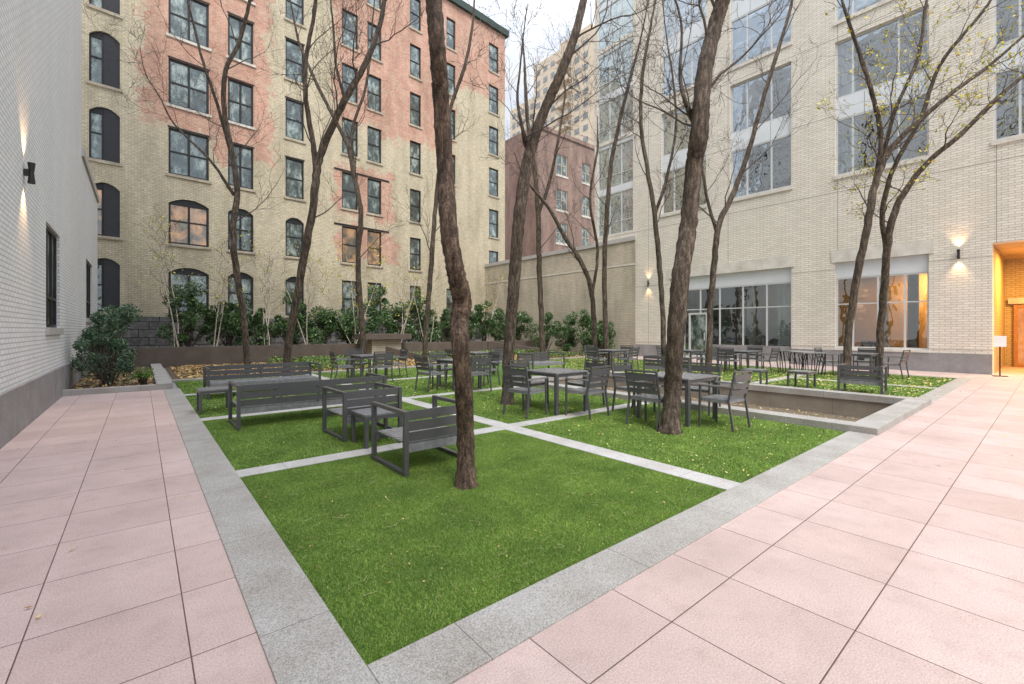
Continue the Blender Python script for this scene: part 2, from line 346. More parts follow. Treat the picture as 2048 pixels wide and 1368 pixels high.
# sunken basin
ba=empty('sunken_basin',(10.15,5.8,0),0,'empty shallow sunken basin with raised granite kerb','basin')
def bb(name,mat,boxes,par,o,bev=0.004):
    m=MB()
    for b in boxes: m.box(b[0]-o[0],b[1]-o[0],b[2]-o[1],b[3]-o[1],b[4],b[5])
    return m.obj(name,mat,par,bevel=bev)
o=(10.15,5.8)
bb('kerb','granite_y',[(8.0,8.34,1.6,10,-0.03,0.11)],ba,o)
bb('kerb','granite_y',[(11.96,12.3,1.6,10,-0.03,0.11)],ba,o)
bb('kerb','granite_x',[(8.342,11.958,1.6,1.94,-0.03,0.11)],ba,o)
bb('kerb','granite_x',[(8.342,11.958,9.66,10,-0.03,0.11)],ba,o)
bb('lining','basin_stone',[(8.0,8.31,1.63,9.97,-0.6,-0.03),(11.99,12.3,1.63,9.97,-0.6,-0.03),(8.312,11.988,1.6,1.91,-0.6,-0.03),(8.312,11.988,9.69,10,-0.6,-0.03)],ba,o,0)
bb('ledge','granite_path_y',[(8.35,8.70,1.95,9.65,-0.6,0.0)],ba,o)
MB().quad((-2,-4.1,-0.40),(2,-4.1,-0.40),(2,4.1,-0.40),(-2,4.1,-0.40)).obj('basin_floor','gravel',ba)

# turf blades
def blades(x0,x1,y0,y1,dens,h,w):
    n=int((x1-x0)*(y1-y0)*dens); P=np.zeros((n,3)); P[:,0]=RS.uniform(x0,x1,n); P[:,1]=RS.uniform(y0,y1,n)
    keep=np.ones(n,bool)
    for y in (5.27,8.94,12.60): keep&=~((P[:,1]>y-0.002)&(P[:,1]<y+SW+0.002)&(P[:,0]<8))
    keep&=~((P[:,0]>4.218)&(P[:,0]<4.512)); P=P[keep]; n=len(P)
    a=RS.uniform(0,6.283,n); d=np.stack([np.cos(a),np.sin(a),0*a],1)*w*0.5; hh=h*RS.uniform(0.55,1.2,n)
    ln=RS.normal(0,0.7,(n,2))*hh[:,None]; T=P.copy(); T[:,:2]+=ln; T[:,2]=hh
    V=np.empty((n,3,3)); V[:,0]=P-d; V[:,1]=P+d; V[:,2]=T; return V.reshape(-1,3)
V=np.concatenate([blades(0.78,4.23,1.95,5.28,42000,0.0115,0.0036),blades(0.78,4.23,5.53,8.95,9000,0.015,0.007),blades(4.5,7.99,1.95,5.28,11000,0.015,0.0065),
 blades(4.5,7.99,5.53,8.95,5000,0.017,0.010),blades(0.78,7.99,9.2,16.2,1300,0.019,0.017),blades(12.3,19.4,1.95,16.2,600,0.02,0.025)])
tag(polys('grass',V,3,'turf'),label='short green artificial grass blades',kind='stuff')
# fallen leaves and stalks
def leaflets(P,size,flat=0.35,asp=0.45):
    n=len(P); a=RS.uniform(0,6.283,n); u=np.stack([np.cos(a),np.sin(a),RS.normal(0,flat,n)],1); u/=np.linalg.norm(u,axis=1)[:,None]
    b=RS.normal(0,1,(n,3)); b[:,2]*=flat; v=np.cross(np.cross(u,b+1e-6)+np.array([0,0,1.0/flat if flat<0.9 else 0]),u); v/=np.linalg.norm(v,axis=1)[:,None]+1e-9
    s=size*RS.uniform(0.6,1.3,n)[:,None]; V=np.empty((n,4,3)); V[:,0]=P-u*s; V[:,1]=P+v*s*asp; V[:,2]=P+u*s; V[:,3]=P-v*s*asp; return V.reshape(-1,3)
def scat(x0,x1,y0,y1,n,z):
    return np.stack([RS.uniform(x0,x1,n),RS.uniform(y0,y1,n),np.full(n,z)+RS.uniform(0,0.012,n)],1)
L=np.concatenate([leaflets(scat(0.8,8,2,9,300,0.016),0.011),leaflets(scat(5,8,2.5,8,200,0.02),0.02),leaflets(scat(1,8,9,16,500,0.024),0.03),leaflets(scat(12.4,19.3,2,16,2000,0.026),0.035),
  leaflets(scat(0.9,21,16.5,22.8,14000,0.03),0.06,0.5),leaflets(scat(8.7,11.9,2,9.5,900,-0.39),0.04),leaflets(scat(-1.3,0.25,14.5,20,900,0.09),0.05),leaflets(scat(6,19,-1,1.6,90,0.016),0.022),leaflets(scat(-1.2,0.4,3,14,40,0.016),0.018),leaflets(scat(12.3,19.7,1.6,1.95,60,0.026),0.025)])
tag(polys('fallen_leaves',L,4,'litter'),label='scattered tan and orange fallen leaves',kind='stuff')
L=np.concatenate([leaflets(scat(0.8,4.2,2,5.3,90,0.014),0.009),leaflets(scat(4.5,8,2,9,520,0.018),0.018),leaflets(scat(1,4.3,5.5,9,180,0.018),0.014),leaflets(scat(1,8,9,16,900,0.022),0.028),leaflets(scat(12.4,19.3,2,16,3800,0.024),0.036)])
tag(polys('fallen_leaves',L,4,'litter_yellow'),label='scattered pale yellow fallen leaves on turf',kind='stuff')
st=MB()
for i in range(560):
    x=random.uniform(0.85,4.1) if i<360 else random.uniform(4.6,7.9); y=random.uniform(2.0,5.2) if random.random()<0.75 else random.uniform(5.6,8.8)
    a=random.uniform(0,6.28); cur=random.uniform(-1.5,1.5); p=Vector((x,y,0.013)); pts=[p.copy()]; sgl=random.uniform(0.007,0.024)
    for k in range(5):
        a+=cur*0.4; p=p+Vector((math.cos(a)*sgl,math.sin(a)*sgl,random.uniform(-0.0015,0.002))); pts.append(p.copy())
    st.tube(pts,[0.0012]*6,3)
tag(st.obj('fallen_stalks','petiole'),label='thin curled dry leaf stalks on turf',kind='stuff')

# ---------------------------------------------------------------- buildings
def facade(u1,H,holes,reveal=0.22,depth=12,u0=0.0,z0=0.0):
    m=MB(); us=sorted({u0,u1,*[h[0] for h in holes],*[h[1] for h in holes]}); zs=sorted({z0,H,*[h[2] for h in holes],*[h[3] for h in holes]})
    for i in range(len(us)-1):
        for j in range(len(zs)-1):
            cu=(us[i]+us[i+1])/2; cz=(zs[j]+zs[j+1])/2
            if any(h[0]<cu<h[1] and h[2]<cz<h[3] for h in holes): continue
            m.quad((us[i],0,zs[j]),(us[i+1],0,zs[j]),(us[i+1],0,zs[j+1]),(us[i],0,zs[j+1]))
    for h in holes:
        a,b,c,d=h[:4]; r=h[5] if len(h)>5 else reveal
        m.quad((a,0,c),(a,0,d),(a,r,d),(a,r,c)); m.quad((b,0,c),(b,r,c),(b,r,d),(b,0,d)); m.quad((a,0,c),(a,r,c),(b,r,c),(b,0,c)); m.quad((a,0,d),(b,0,d),(b,r,d),(a,r,d))
        if len(h)>4 and h[4]:
            n=8; rise=h[4]; prev=None
            for k in range(n+1):
                t=k/n; uu=a+(b-a)*t; zz=d-rise*(2*t-1)**2
                if prev:
                    m.quad((prev[0],-0.002,prev[1]),(uu,-0.002,zz),(uu,-0.002,d+0.001),(prev[0],-0.002,d+0.001))
                    m.quad((prev[0],-0.002,prev[1]),(prev[0],r,prev[1]),(uu,r,zz),(uu,-0.002,zz))
                prev=(uu,zz)
    m.quad((u0,0,z0),(u0,0,H),(u0,depth,H),(u0,depth,z0)); m.quad((u1,0,z0),(u1,depth,z0),(u1,depth,H),(u1,0,H))
    m.quad((u0,depth,z0),(u0,depth,H),(u1,depth,H),(u1,depth,z0)); m.quad((u0,0,H),(u1,0,H),(u1,depth,H),(u0,depth,H)); return m
_wc={}
def window(par,u,z,w,h,y,fr,gl,cols=(1.0,),rails=(0.5,),t=0.055,name='window',td=0.07,top=0.0):
    key=(round(w,2),round(h,2),fr,cols,rails,t,top)
    if key not in _wc:
        m=MB(); m.box(0,w,0,td,0,t); m.box(0,w,0,td,h-t-top,h); m.box(0,t,0,td,t,h-t-top); m.box(w-t,w,0,td,t,h-t-top)
        acc=0
        for c in cols[:-1]:
            acc+=c; m.box(w*acc-t/2,w*acc+t/2,0.003,td,t,h-t-top)
        for r in rails: m.box(t,w-t,0.006,td,h*r-t*0.4,h*r+t*0.4)
        a=bpy.data.meshes.new('window'); a.from_pydata(m.v,[],m.f)
        gm=MB().quad((t,0.045,t),(w-t,0.045,t),(w-t,0.045,h-t-top),(t,0.045,h-t-top))
        g_=bpy.data.meshes.new('window_pane'); g_.from_pydata(gm.v,[],gm.f); _wc[key]=(a,g_)
    a,g_=_wc[key]
    o=place(name,a,fr,par,(u,y,z)); gg=place('glass',g_,gl,o)
    if g_.materials[0]!=M[gl]:
        gg.material_slots[0].link='OBJECT'; gg.material_slots[0].material=M[gl]
    return o

# --- old loft building with patchy paint
loft=empty('brick_building',(-1.6,27.71,0),math.atan(0.0916),'old loft building in patchy cream and red brick','building')
rows=[2.35,5.8,9.25,12.7,16.15,19.6,23.05]; hgt=2.3
cols=[(U(178),U(240),'sh'),(U(337),U(418),2),(U(456),U(507),2),(U(571),U(608),1),(U(684),U(716),1),(U(735),U(763),1),(U(820),U(842),1),(U(893),U(911),1),(U(978),U(997),1)]
holes=[];wins=[]
warm={(0,1),(1,1),(4,1),(5,1)}
for ci,(a,b,k) in enumerate(cols):
    for ri,z in enumerate(rows):
        arch=0.28 if (ri<2 and ci in(0,1,2,3)) or (ci==0 and ri<4) else 0
        z1=z+hgt; 
        if ci==0: z1=z+2.45
        holes.append((a,b,z,z1,arch)); wins.append((a,b,z,z1,k,ci,ri,arch))
loft_w=U(1010); HL=26.6
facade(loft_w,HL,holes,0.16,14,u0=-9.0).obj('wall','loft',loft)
for a,b,z,z1,k,ci,ri,arch in wins:
    gl='glass_warm' if (ci,ri) in warm else 'glass_old'
    tp=0.26 if arch else 0.0
    if k=='sh':
        mid=a+(b-a)*0.48
        window(loft,a,z,mid-a,z1-z,0.11,'black',gl,t=0.08,top=tp)
        MB().box(mid,b,0.08,0.15,z,z1).obj('shutter','shutter',loft)
    elif k==2: window(loft,a,z,b-a,z1-z,0.08,'black',gl,(0.5,0.5),t=0.095,top=tp)
    else: window(loft,a,z,b-a,z1-z,0.08,'black',gl,t=0.085,top=tp)
    MB().box(a-0.1,b+0.1,-0.07,-0.002,z-0.13,z-0.003).obj('sill','limestone' if ri>2 and ci in(1,2) else 'tan_brick',loft)
    if ci in (1,2,3) and ri>=2: MB().box(a-0.04,b+0.04,-0.02,-0.002,z1+0.003,z1+0.07).obj('lintel','black',loft)
for ri,z in enumerate(rows):
    if ri in(1,2): MB().box(U(668),U(778),-0.03,-0.002,z+hgt+0.02,z+hgt+0.13).obj('lintel','black',loft)
MB().box(-9,loft_w+0.03,-0.09,-0.002,0,2.15).obj('base','rough_stone',loft)
MB().box(U(860),loft_w+0.25,-0.25,2.0,HL,HL+0.5).obj('parapet','cornice',loft)
MB().box(-9,U(860)-0.002,-0.15,1.8,HL,HL+0.4).obj('parapet','cornice',loft)
MB().box(U(930),loft_w-0.3,1.0,4.0,HL+0.5,HL+1.7).obj('roof_shed','cornice',loft)

# --- cream residential building
res=empty('residential_building',(21.9,18.4,0),-math.pi/2,'cream brick residential building with large grey framed windows','building')
def uy(y): return 18.4-y
rh=[]
bays=[(2.92,5.76),(7.36,10.0),(11.2,13.72),(-1.6,1.33),(-7,-4)]
for y0,y1 in bays:
    for z in (7.8,14.1,20.4): rh.append((uy(y1),uy(y0),z,z+5.45,0,0.18))
for z in (7.25,13.0,18.75): rh.append((0.25,uy(15.55),z,z+5.55,0,0.12))
gA=(uy(5.76),uy(2.92),0.78,4.25,0,0.2); gB=(uy(13.2),uy(7.36),0.12,4.25,0,0.2); gP=(uy(1.35),uy(-3.0),0.0,4.4,0,0.5)
rh+= [gA,gB,gP]
facade(33,27.0,rh,0.2,10).obj('wall','cream_brick',res)
rc=random.Random(5)
for y0,y1 in bays:
    a=uy(y1); w=y1-y0
    for z in (7.8,14.1,20.4):
        for k in range(2):
            zz=z+k*3.15
            cc=(0.2,0.5,0.3) if w>2.8 else (0.28,0.4,0.32)
            window(res,a,zz,w,2.3,0.10,'alu','glass_new',cc,(0.0,),0.06)
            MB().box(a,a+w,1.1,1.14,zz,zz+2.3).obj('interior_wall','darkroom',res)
            cm=MB()
            for side in (0,1):
                if rc.random()<0.45: continue
                wd=rc.uniform(0.25,0.8); x0=a+0.03 if side==0 else a+w-0.03-wd; nn=int(wd/0.06); pv=None
                for i in range(nn+1):
                    q=(x0+i*wd/nn,0.30+(0.05 if i%2 else 0)+rc.uniform(-.01,.01))
                    if pv: cm.quad((pv[0],pv[1],zz+0.03),(q[0],q[1],zz+0.03),(q[0],q[1],zz+2.28),(pv[0],pv[1],zz+2.28))
                    pv=q
            if cm.f: cm.obj('curtain','fabric',res)
        p=MB(); 
        nn=3
        for i in range(nn): p.box(a+w*i/nn+0.008,a+w*(i+1)/nn-0.008,0.09,0.14,z+2.305,z+3.145)
        p.obj('spandrel_panel','panel',res)
        MB().box(a-0.05,a+w+0.05,-0.05,-0.002,z-0.16,z-0.003).obj('sill','limestone',res)
for z in (7.25,13.0,18.75):
    w=uy(15.55)-0.25
    for k in range(2):
        window(res,0.25,z+k*2.85,w,2.5,0.06,'alu','glass_bay',(0.34,0.33,0.33),(0.3,),0.05)
    MB().box(0.25,0.25+w,0.05,0.10,z+2.502,z+2.848).obj('spandrel_panel','panel',res)
    MB().box(0.25,0.25+w,0.05,0.10,z+5.352,z+5.548).obj('spandrel_panel','panel',res)
def shopwin(a,b,z0,cols):
    w=b-a
    window(res,a,z0,w,3.62-z0,0.12,'alu','glass_clear',cols,((2.55-z0)/(3.62-z0),),0.06)
    MB().box(a,b,0.11,0.16,3.622,4.248).obj('header_panel','panel',res)
    MB().box(a-0.12,b+0.12,-0.03,-0.002,4.253,4.75).obj('lintel','limestone',res)
shopwin(gA[0],gA[1],0.78,(0.2,0.28,0.28,0.24))
shopwin(gB[0],gB[1],0.12,(0.13,0.15,0.17,0.19,0.18,0.18))
du=uy(12.15); d=window(res,du,0.13,1.0,2.25,0.04,'alu','glass_old',(1.0,),(),0.09,'door'); MB().box(0.84,0.87,-0.05,-0.02,0.85,1.25).obj('handle','alu',d)
MB().box(gB[0]+2.2,gB[1],0.08,0.115,0.12,0.78).obj('stall_riser','granite_dark',res)
for a_,b_ in ((0,gB[0]),(gB[1],gA[0]),(gA[0]+0.001,gA[1]-0.001),(gA[1],gP[0])): MB().box(a_,b_,-0.05,-0.002,0,0.68).obj('plinth','granite_dark',res)
MB().box(gA[0]-0.02,gA[1]+0.02,-0.07,0.11,0.683,0.777).obj('sill','limestone',res)
MB().box(gA[0]+0.75,gA[0]+0.98,-0.06,-0.052,0.25,0.45).obj('vent','dark_bronze',res)
# rooms behind the shop glass
xi=gA[1]+0.1
MB().quad((gA[0]-0.8,5.5,0.05),(xi,5.5,0.05),(xi,5.5,4.3),(gA[0]-0.8,5.5,4.3)).quad((xi,0.21,0.05),(xi,5.5,0.05),(xi,5.5,4.3),(xi,0.21,4.3)).obj('interior_wall','plaster',res)
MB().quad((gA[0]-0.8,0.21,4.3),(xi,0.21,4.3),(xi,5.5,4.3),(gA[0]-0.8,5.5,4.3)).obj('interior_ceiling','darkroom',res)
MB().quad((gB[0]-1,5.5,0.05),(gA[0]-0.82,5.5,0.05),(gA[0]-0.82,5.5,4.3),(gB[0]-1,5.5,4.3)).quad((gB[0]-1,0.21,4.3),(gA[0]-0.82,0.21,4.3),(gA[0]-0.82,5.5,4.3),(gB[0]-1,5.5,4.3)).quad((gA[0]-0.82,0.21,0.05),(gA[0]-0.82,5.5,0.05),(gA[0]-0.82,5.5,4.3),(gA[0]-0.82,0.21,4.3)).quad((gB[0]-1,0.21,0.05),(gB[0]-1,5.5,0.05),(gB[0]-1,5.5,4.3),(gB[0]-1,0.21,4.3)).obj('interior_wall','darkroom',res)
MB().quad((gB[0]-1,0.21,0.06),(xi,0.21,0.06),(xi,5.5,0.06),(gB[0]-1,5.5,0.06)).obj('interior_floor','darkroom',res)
for uu,mt in ((gB[0]+3.3,'fabric'),(gB[0]+5.3,'fabric'),(gA[0]+1.1,'fabric'),(gA[0]+2.0,'darkroom')):
    MB().box(uu,uu+0.3,1.6,1.9,0.06,4.3).obj('interior_column',mt,res)
for uu in (gB[0]+2.6,gB[0]+4.4,gA[0]+0.5):   # seating inside the lobby
    MB().box(uu,uu+0.8,1.0,1.7,0.07,0.5).box(uu,uu+0.8,1.6,1.75,0.5,1.05).obj('lobby_armchair','dark_bronze',res)
def drape(x0,n):
    cm=MB(); pv=None
    for i in range(n+1):
        q=(x0+i*0.055,0.45+0.05*(i%2))
        if pv: cm.quad((pv[0],pv[1],0.8),(q[0],q[1],0.8),(q[0],q[1],4.2),(pv[0],pv[1],4.2))
        pv=q
    cm.obj('curtain','fabric',res)
drape(gB[1]-0.7,11)
def light(name,typ,loc,energy,color,par=None,size=0.5,rot=(0,0,0),spot=None,blend=0.6):
    l=bpy.data.lights.new(name,typ); l.energy=energy; l.color=color
    if typ=='AREA': l.size=size
    else: l.shadow_soft_size=size
    if typ=='SPOT': l.spot_size=spot; l.spot_blend=blend
    o=bpy.data.objects.new(name,l); COL.objects.link(o); o.location=loc; o.rotation_euler=rot
    if par: o.parent=par
    return o
light('ceiling_lamp','AREA',(gA[0]+2.3,4.6,4.2),330,(1,0.50,0.12),res,0.8)
light('ceiling_lamp','AREA',(gB[0]+4.0,4.0,4.2),90,(1,0.8,0.6),res,1.5)
# passage
pz=5.6
MB().quad((gP[0],0.5,0),(gP[0],pz,0),(gP[0],pz,4.4),(gP[0],0.5,4.4)).quad((gP[1],0.5,0),(gP[1],0.5,4.4),(gP[1],pz,4.4),(gP[1],pz,0)).quad((gP[0],pz,0),(gP[1],pz,0),(gP[1],pz,4.4),(gP[0],pz,4.4)).obj('passage_wall','amber_brick',res)
MB().quad((gP[0],0.5,4.4),(gP[1],0.5,4.4),(gP[1],pz,4.4),(gP[0],pz,4.4)).obj('passage_ceiling','plaster',res)
d=window(res,gP[0]+0.25,0.02,1.5,2.5,pz-0.15,'wood','glass_door',(0.5,0.5),(),0.12,'door')
MB().box(0.78,0.81,-0.06,-0.02,0.9,1.3).obj('handle','alu',d)
MB().box(gP[0]+0.1,gP[0]+1.9,pz-0.2,pz-0.12,2.56,2.8).obj('canopy','limestone',res)
light('passage_lamp','AREA',(gP[0]+1.4,2.4,4.3),430,(1,0.55,0.15),res,1.2)
# low tan wall
lw=empty('courtyard_wall',(21.84,29.8,0),-math.pi/2,'tall weathered tan brick courtyard wall with stone coping','wall')
MB().box(0,14.45,0,0.3,0,6.65).obj('wall','tan_brick',lw)
MB().box(-0.0,14.47,-0.07,0.32,6.652,6.9).obj('coping','coping',lw)
MB().box(0,14.45,-0.02,-0.002,5.25,5.33).obj('stone_band','limestone',lw)

# --- white painted building
wb=empty('white_brick_building',(-1.4,-7,0),math.pi/2,'white painted brick building with granite base','building')
def uu(y): return y+7
wh=[(uu(12.35),uu(14.25),1.55,3.6,0,0.14),(uu(20.6),uu(23.0),1.9,3.9,0,0.14)]
facade(uu(19.1),27,[wh[0]],0.14,10).obj('wall','white_brick',wb)
facade(uu(25.7),6.85,[wh[1]],0.14,9.5,u0=uu(19.102)).obj('wall','white_brick',wb)
MB().box(uu(19.1),uu(25.7),-0.06,0.4,6.852,7.1).obj('coping','coping',wb)
MB().box(0,uu(14.0),-0.05,-0.002,0,0.68).obj('base','granite_dark',wb)
MB().box(uu(14.002),uu(25.7),-0.05,-0.002,0,0.68).obj('base','granite_dark',wb)
for w in wh:
    window(wb,w[0],w[2],w[1]-w[0],w[3]-w[2],0.05,'dark_bronze','glass_old',(0.34,0.33,0.33),(0.3,),0.07)
    MB().box(w[0]-0.05,w[1]+0.05,-0.06,-0.002,w[2]-0.14,w[2]-0.003).obj('sill','coping',wb)

# --- brown brick building beyond
c=W(1075,248,48); br=empty('apartment_building',(c.x,c.y,0),0,'weathered brown red brick apartment building','building')
bh=[]; 
def bx(px): 
    r=(px-1024)/F; dx=VX+RX*r; dy=VY+RY*r; return dx*(c.y/dy)-c.x
bc=[(bx(1113),bx(1135)),(bx(1164),bx(1180)),(bx(1196),bx(1215))]
for a,b in bc:
    for z in (3.2,6.9,10.6,14.3,18.2): bh.append((a,b,z+0.6,z+2.9))
facade(bx(1188)+6,23.5,bh,0.15,16).obj('wall','brown_brick',br)
for a,b,z0,z1 in bh:
    window(br,a,z0,b-a,z1-z0,0.08,'tan_brick','glass_old',(0.5,0.5),(0.5,),0.11)
    MB().box(a-0.1,b+0.1,-0.05,-0.002,z0-0.2,z0-0.003).obj('sill','limestone',br)
MB().box(-0.15,bx(1188)+6.2,-0.15,-0.002,23.1,23.55).obj('cornice','brown_brick',br)
# --- far tower
tc=W(1178,60,110); tw=empty('apartment_tower',(tc.x,tc.y,0),-math.pi/2,'distant beige brick apartment tower with balconies','tower')
Ht=tc.z
def ty(px):
    r=(px-1024)/F; dx=VX+RX*r; dy=VY+RY*r; return dy*(tc.x/dx)-tc.y
Lw=ty(1068); L2=ty(1005)
MB().box(-Lw,8,0,22,0,Ht).obj('wall','tower_brick',tw)
MB().box(-L2,-Lw-0.01,3,22,0,Ht-6).obj('wall','tower_brick',tw)
MB().box(-Lw*0.65,-2,3,12,Ht,Ht+4).obj('roof_house','tower_brick',tw)
wmesh=None
for f in range(13):
    z=Ht-3.2-f*3.0
    for k in range(7):
        x=-Lw+1.0+k*(Lw/7.0)
        if wmesh is None: o=MB().box(0,1.5,-0.08,-0.01,0,1.4).obj('window','glass_dim',tw,(x,0,z)); wmesh=o.data
        else: place('window',wmesh,'glass_dim',tw,(x,0,z))
    MB().box(-Lw*0.52,-Lw*0.28,-1.5,-0.01,z-0.6,z-0.35).box(-Lw*0.52,-Lw*0.28,-1.5,-1.4,z-0.35,z+0.4).obj('balcony','tower_brick',tw)
    if f>1:
        m=MB()
        for k in range(6):
            x=-L2+1.2+k*(L2-Lw-2)/6.0; m.box(x,x+1.4,2.9,2.99,z,z+1.4)
        m.obj('window_band','glass_dim',tw)

# ---------------------------------------------------------------- sconces
def sconce(loc,rot,e):
    r=empty('wall_sconce',loc,rot,'black up and down wall light glowing warm','wall light','wall sconces')
    m=MB(); m.tube([Vector((0,-0.085,-0.16)),Vector((0,-0.085,-0.02)),Vector((0,-0.085,0.02)),Vector((0,-0.085,0.16))],[0.046,0.032,0.032,0.046],16,0,False); m.obj('shade','dark_bronze',r,smooth=True)
    MB().box(-0.03,0.03,-0.06,0.0,-0.05,0.05).obj('backplate','dark_bronze',r)
    for s in (-1,1): MB().box(-0.02,0.02,-0.105,-0.065,s*0.115-0.005,s*0.115+0.005).obj('bulb','glow',r)
    light('lamp','SPOT',(0,-0.095,0.16),e,(1,0.6,0.3),r,0.02,(math.pi,0,0),math.radians(80),0.9)
    light('lamp','SPOT',(0,-0.095,-0.16),e,(1,0.6,0.3),r,0.02,(0,0,0),math.radians(80),0.9)
sconce((21.9,2.15,4.13),-math.pi/2,50)
sconce((21.9,14.5,4.1),-math.pi/2,35)
sconce((-1.4,10.2,3.95),math.pi/2,70)

# ---------------------------------------------------------------- garden walls
def wallseg(a,b,h0,h1,t,label,mat='granite_dark_brown'):
    a=Vector(a);b=Vector(b); d=(b-a); Lh=d.length; ang=math.atan2(d.y,d.x)
    m=MB()
    m.v=[(0,0,-0.02),(Lh,0,-0.02),(Lh,t,-0.02),(0,t,-0.02),(0,0,h0),(Lh,0,h1),(Lh,t,h1),(0,t,h0)]
    m.f=[(0,3,2,1),(4,5,6,7),(0,1,5,4),(1,2,6,5),(2,3,7,6),(3,0,4,7)]
    o=m.obj('retaining_wall',mat,None,(a.x,a.y,0),ang,bevel=0.01); tag(o,label,'wall'); return o
wallseg((-1.34,22.9),(9.3,22.9),0.8,0.8,0.14,'low dark stone retaining wall behind leaf bed')
wallseg((9.31,22.9),(21.8,22.9),0.8,0.8,0.14,'low brown stone retaining wall in front of shrubs','granite_dark_brown')
wallseg((9.4,22.85),(11.3,19.0),0.78,0.06,0.14,'sloping dark stone wing wall','granite_dark_brown')
wallseg((16.9,22.85),(20.0,17.0),0.78,0.06,0.14,'sloping dark stone wing wall','granite_dark_brown')
led=empty('stone_ledge',(9.75,22.4,0),0,'dark stone slab ledge resting on tan block','ledge')
MB().box(-1.35,1.35,-0.6,0.45,1.02,1.3).obj('slab','granite_dark_brown',led,bevel=0.01)
MB().box(-0.7,0.9,-0.3,0.4,0.0,1.018).obj('pedestal','tan_brick',led)

# ---------------------------------------------------------------- furniture
def mk_chair():
    r=empty('patio_chair',(0,0,0),0,'charcoal metal slatted patio armchair at table','chair','patio chairs around the tables')
    w=0.27; t=0.028
    for sx in (-1,1):
        MB().beam((sx*w,0.25,0),(sx*w,0.24,0.64),t,t).obj('leg','metal',r)
        MB().beam((sx*w,-0.27,0),(sx*w,-0.20,0.45),t,t).beam((sx*w,-0.20,0.45),(sx*w,-0.29,0.86),t,t).obj('leg','metal',r)
        MB().box(sx*w-0.022,sx*w+0.022,-0.25,0.27,0.64,0.662).obj('armrest','metal_lt',r)
    s=MB()
    s.box(-w+0.015,w-0.015,0.215,0.24,0.40,0.435); s.box(-w+0.015,w-0.015,-0.20,-0.18,0.40,0.435)
    for sx in (-1,1): s.box(sx*(w-0.014)-0.012,sx*(w-0.014)+0.012,-0.18,0.215,0.40,0.435)
    for i in range(7):
        y=-0.185+i*0.064; s.box(-w+0.01,w-0.01,y,y+0.052,0.437,0.45)
    s.obj('seat','metal_lt',r)
    b=MB()
    for z,h in ((0.52,0.07),(0.62,0.07),(0.72,0.11)):
        y0=-0.215-(z-0.45)*0.22; y1=-0.215-(z+h-0.45)*0.22
        b.beam((-w+0.012,(y0+y1)/2,z+h/2),(w-0.012,(y0+y1)/2,z+h/2),0.014,h)
    b.beam((-w-0.012,-0.292,0.865),(w+0.012,-0.292,0.865),0.03,0.028)
    b.obj('backrest','metal',r); return r
def mk_table(S,name='patio_table'):
    r=empty(name,(0,0,0),0,'square charcoal metal slatted patio table','table','square patio tables')
    h=S/2; m=MB(); m.box(-h,h,-h,-h+0.05,0.715,0.74); m.box(-h,h,h-0.05,h,0.715,0.74); m.box(-h,-h+0.05,-h+0.05,h-0.05,0.715,0.74); m.box(h-0.05,h,-h+0.05,h-0.05,0.715,0.74)
    n=8; sw=(S-0.1)/n
    for i in range(n): m.box(-h+0.05+i*sw+0.003,-h+0.05+(i+1)*sw-0.003,-h+0.05,h-0.05,0.722,0.736)
    m.obj('tabletop','metal_lt',r)
    a=MB(); 
    for s in (-1,1):
        a.box(-h+0.05,h-0.05,s*(h-0.03)-0.012,s*(h-0.03)+0.012,0.66,0.714); a.box(s*(h-0.03)-0.012,s*(h-0.03)+0.012,-h+0.05,h-0.05,0.66,0.714)
        for q in (-1,1): MB().box(s*(h-0.035)-0.03,s*(h-0.035)+0.03,q*(h-0.035)-0.03,q*(h-0.035)+0.03,0,0.714).obj('leg','metal',r)
    a.obj('apron','metal',r); return r
def mk_lounge(Wd,name,label,cat,grp,D=0.86,H=0.66):
    r=empty(name,(0,0,0),0,label,cat,grp); h=Wd/2; t=0.05; dd=D/2
    for s in (-1,1):
        x=s*(h-t/2); m=MB()
        m.box(x-t/2,x+t/2,-dd,dd,0,t*0.8); m.box(x-t/2,x+t/2,-dd,dd,H-t*0.8,H); m.box(x-t/2,x+t/2,-dd,-dd+t,t*0.8,H-t*0.8); m.box(x-t/2,x+t/2,dd-t,dd,t*0.8,H-t*0.8)
        m.obj('side_frame','metal',r,bevel=0.004)
    s=MB(); x0=-h+t; x1=h-t
    s.box(x0,x1,dd-0.045,dd-0.005,0.22,0.305); s.box(x0,x1,-dd+0.06,-dd+0.10,0.22,0.305)
    for i in range(8):
        y=-dd+0.075+i*0.094; s.box(x0,x1,y,y+0.076,0.307,0.325)
    if Wd>1.2: s.box(-0.03,0.03,-dd+0.1,dd-0.045,0.24,0.305)
    s.obj('seat','metal_lt',r,bevel=0.002)
    b=MB()
    for z in (0.335,0.45,0.565):
        b.beam((x0,-dd+0.02+(0.6-z)*0.14,z+0.048),(x1,-dd+0.02+(0.6-z)*0.14,z+0.048),0.018,0.096)
    if Wd>1.2:
        b.box(-0.02,0.02,-dd+0.055,-dd+0.075,0.3,0.62)
    b.obj('backrest','metal',r,bevel=0.002); return r
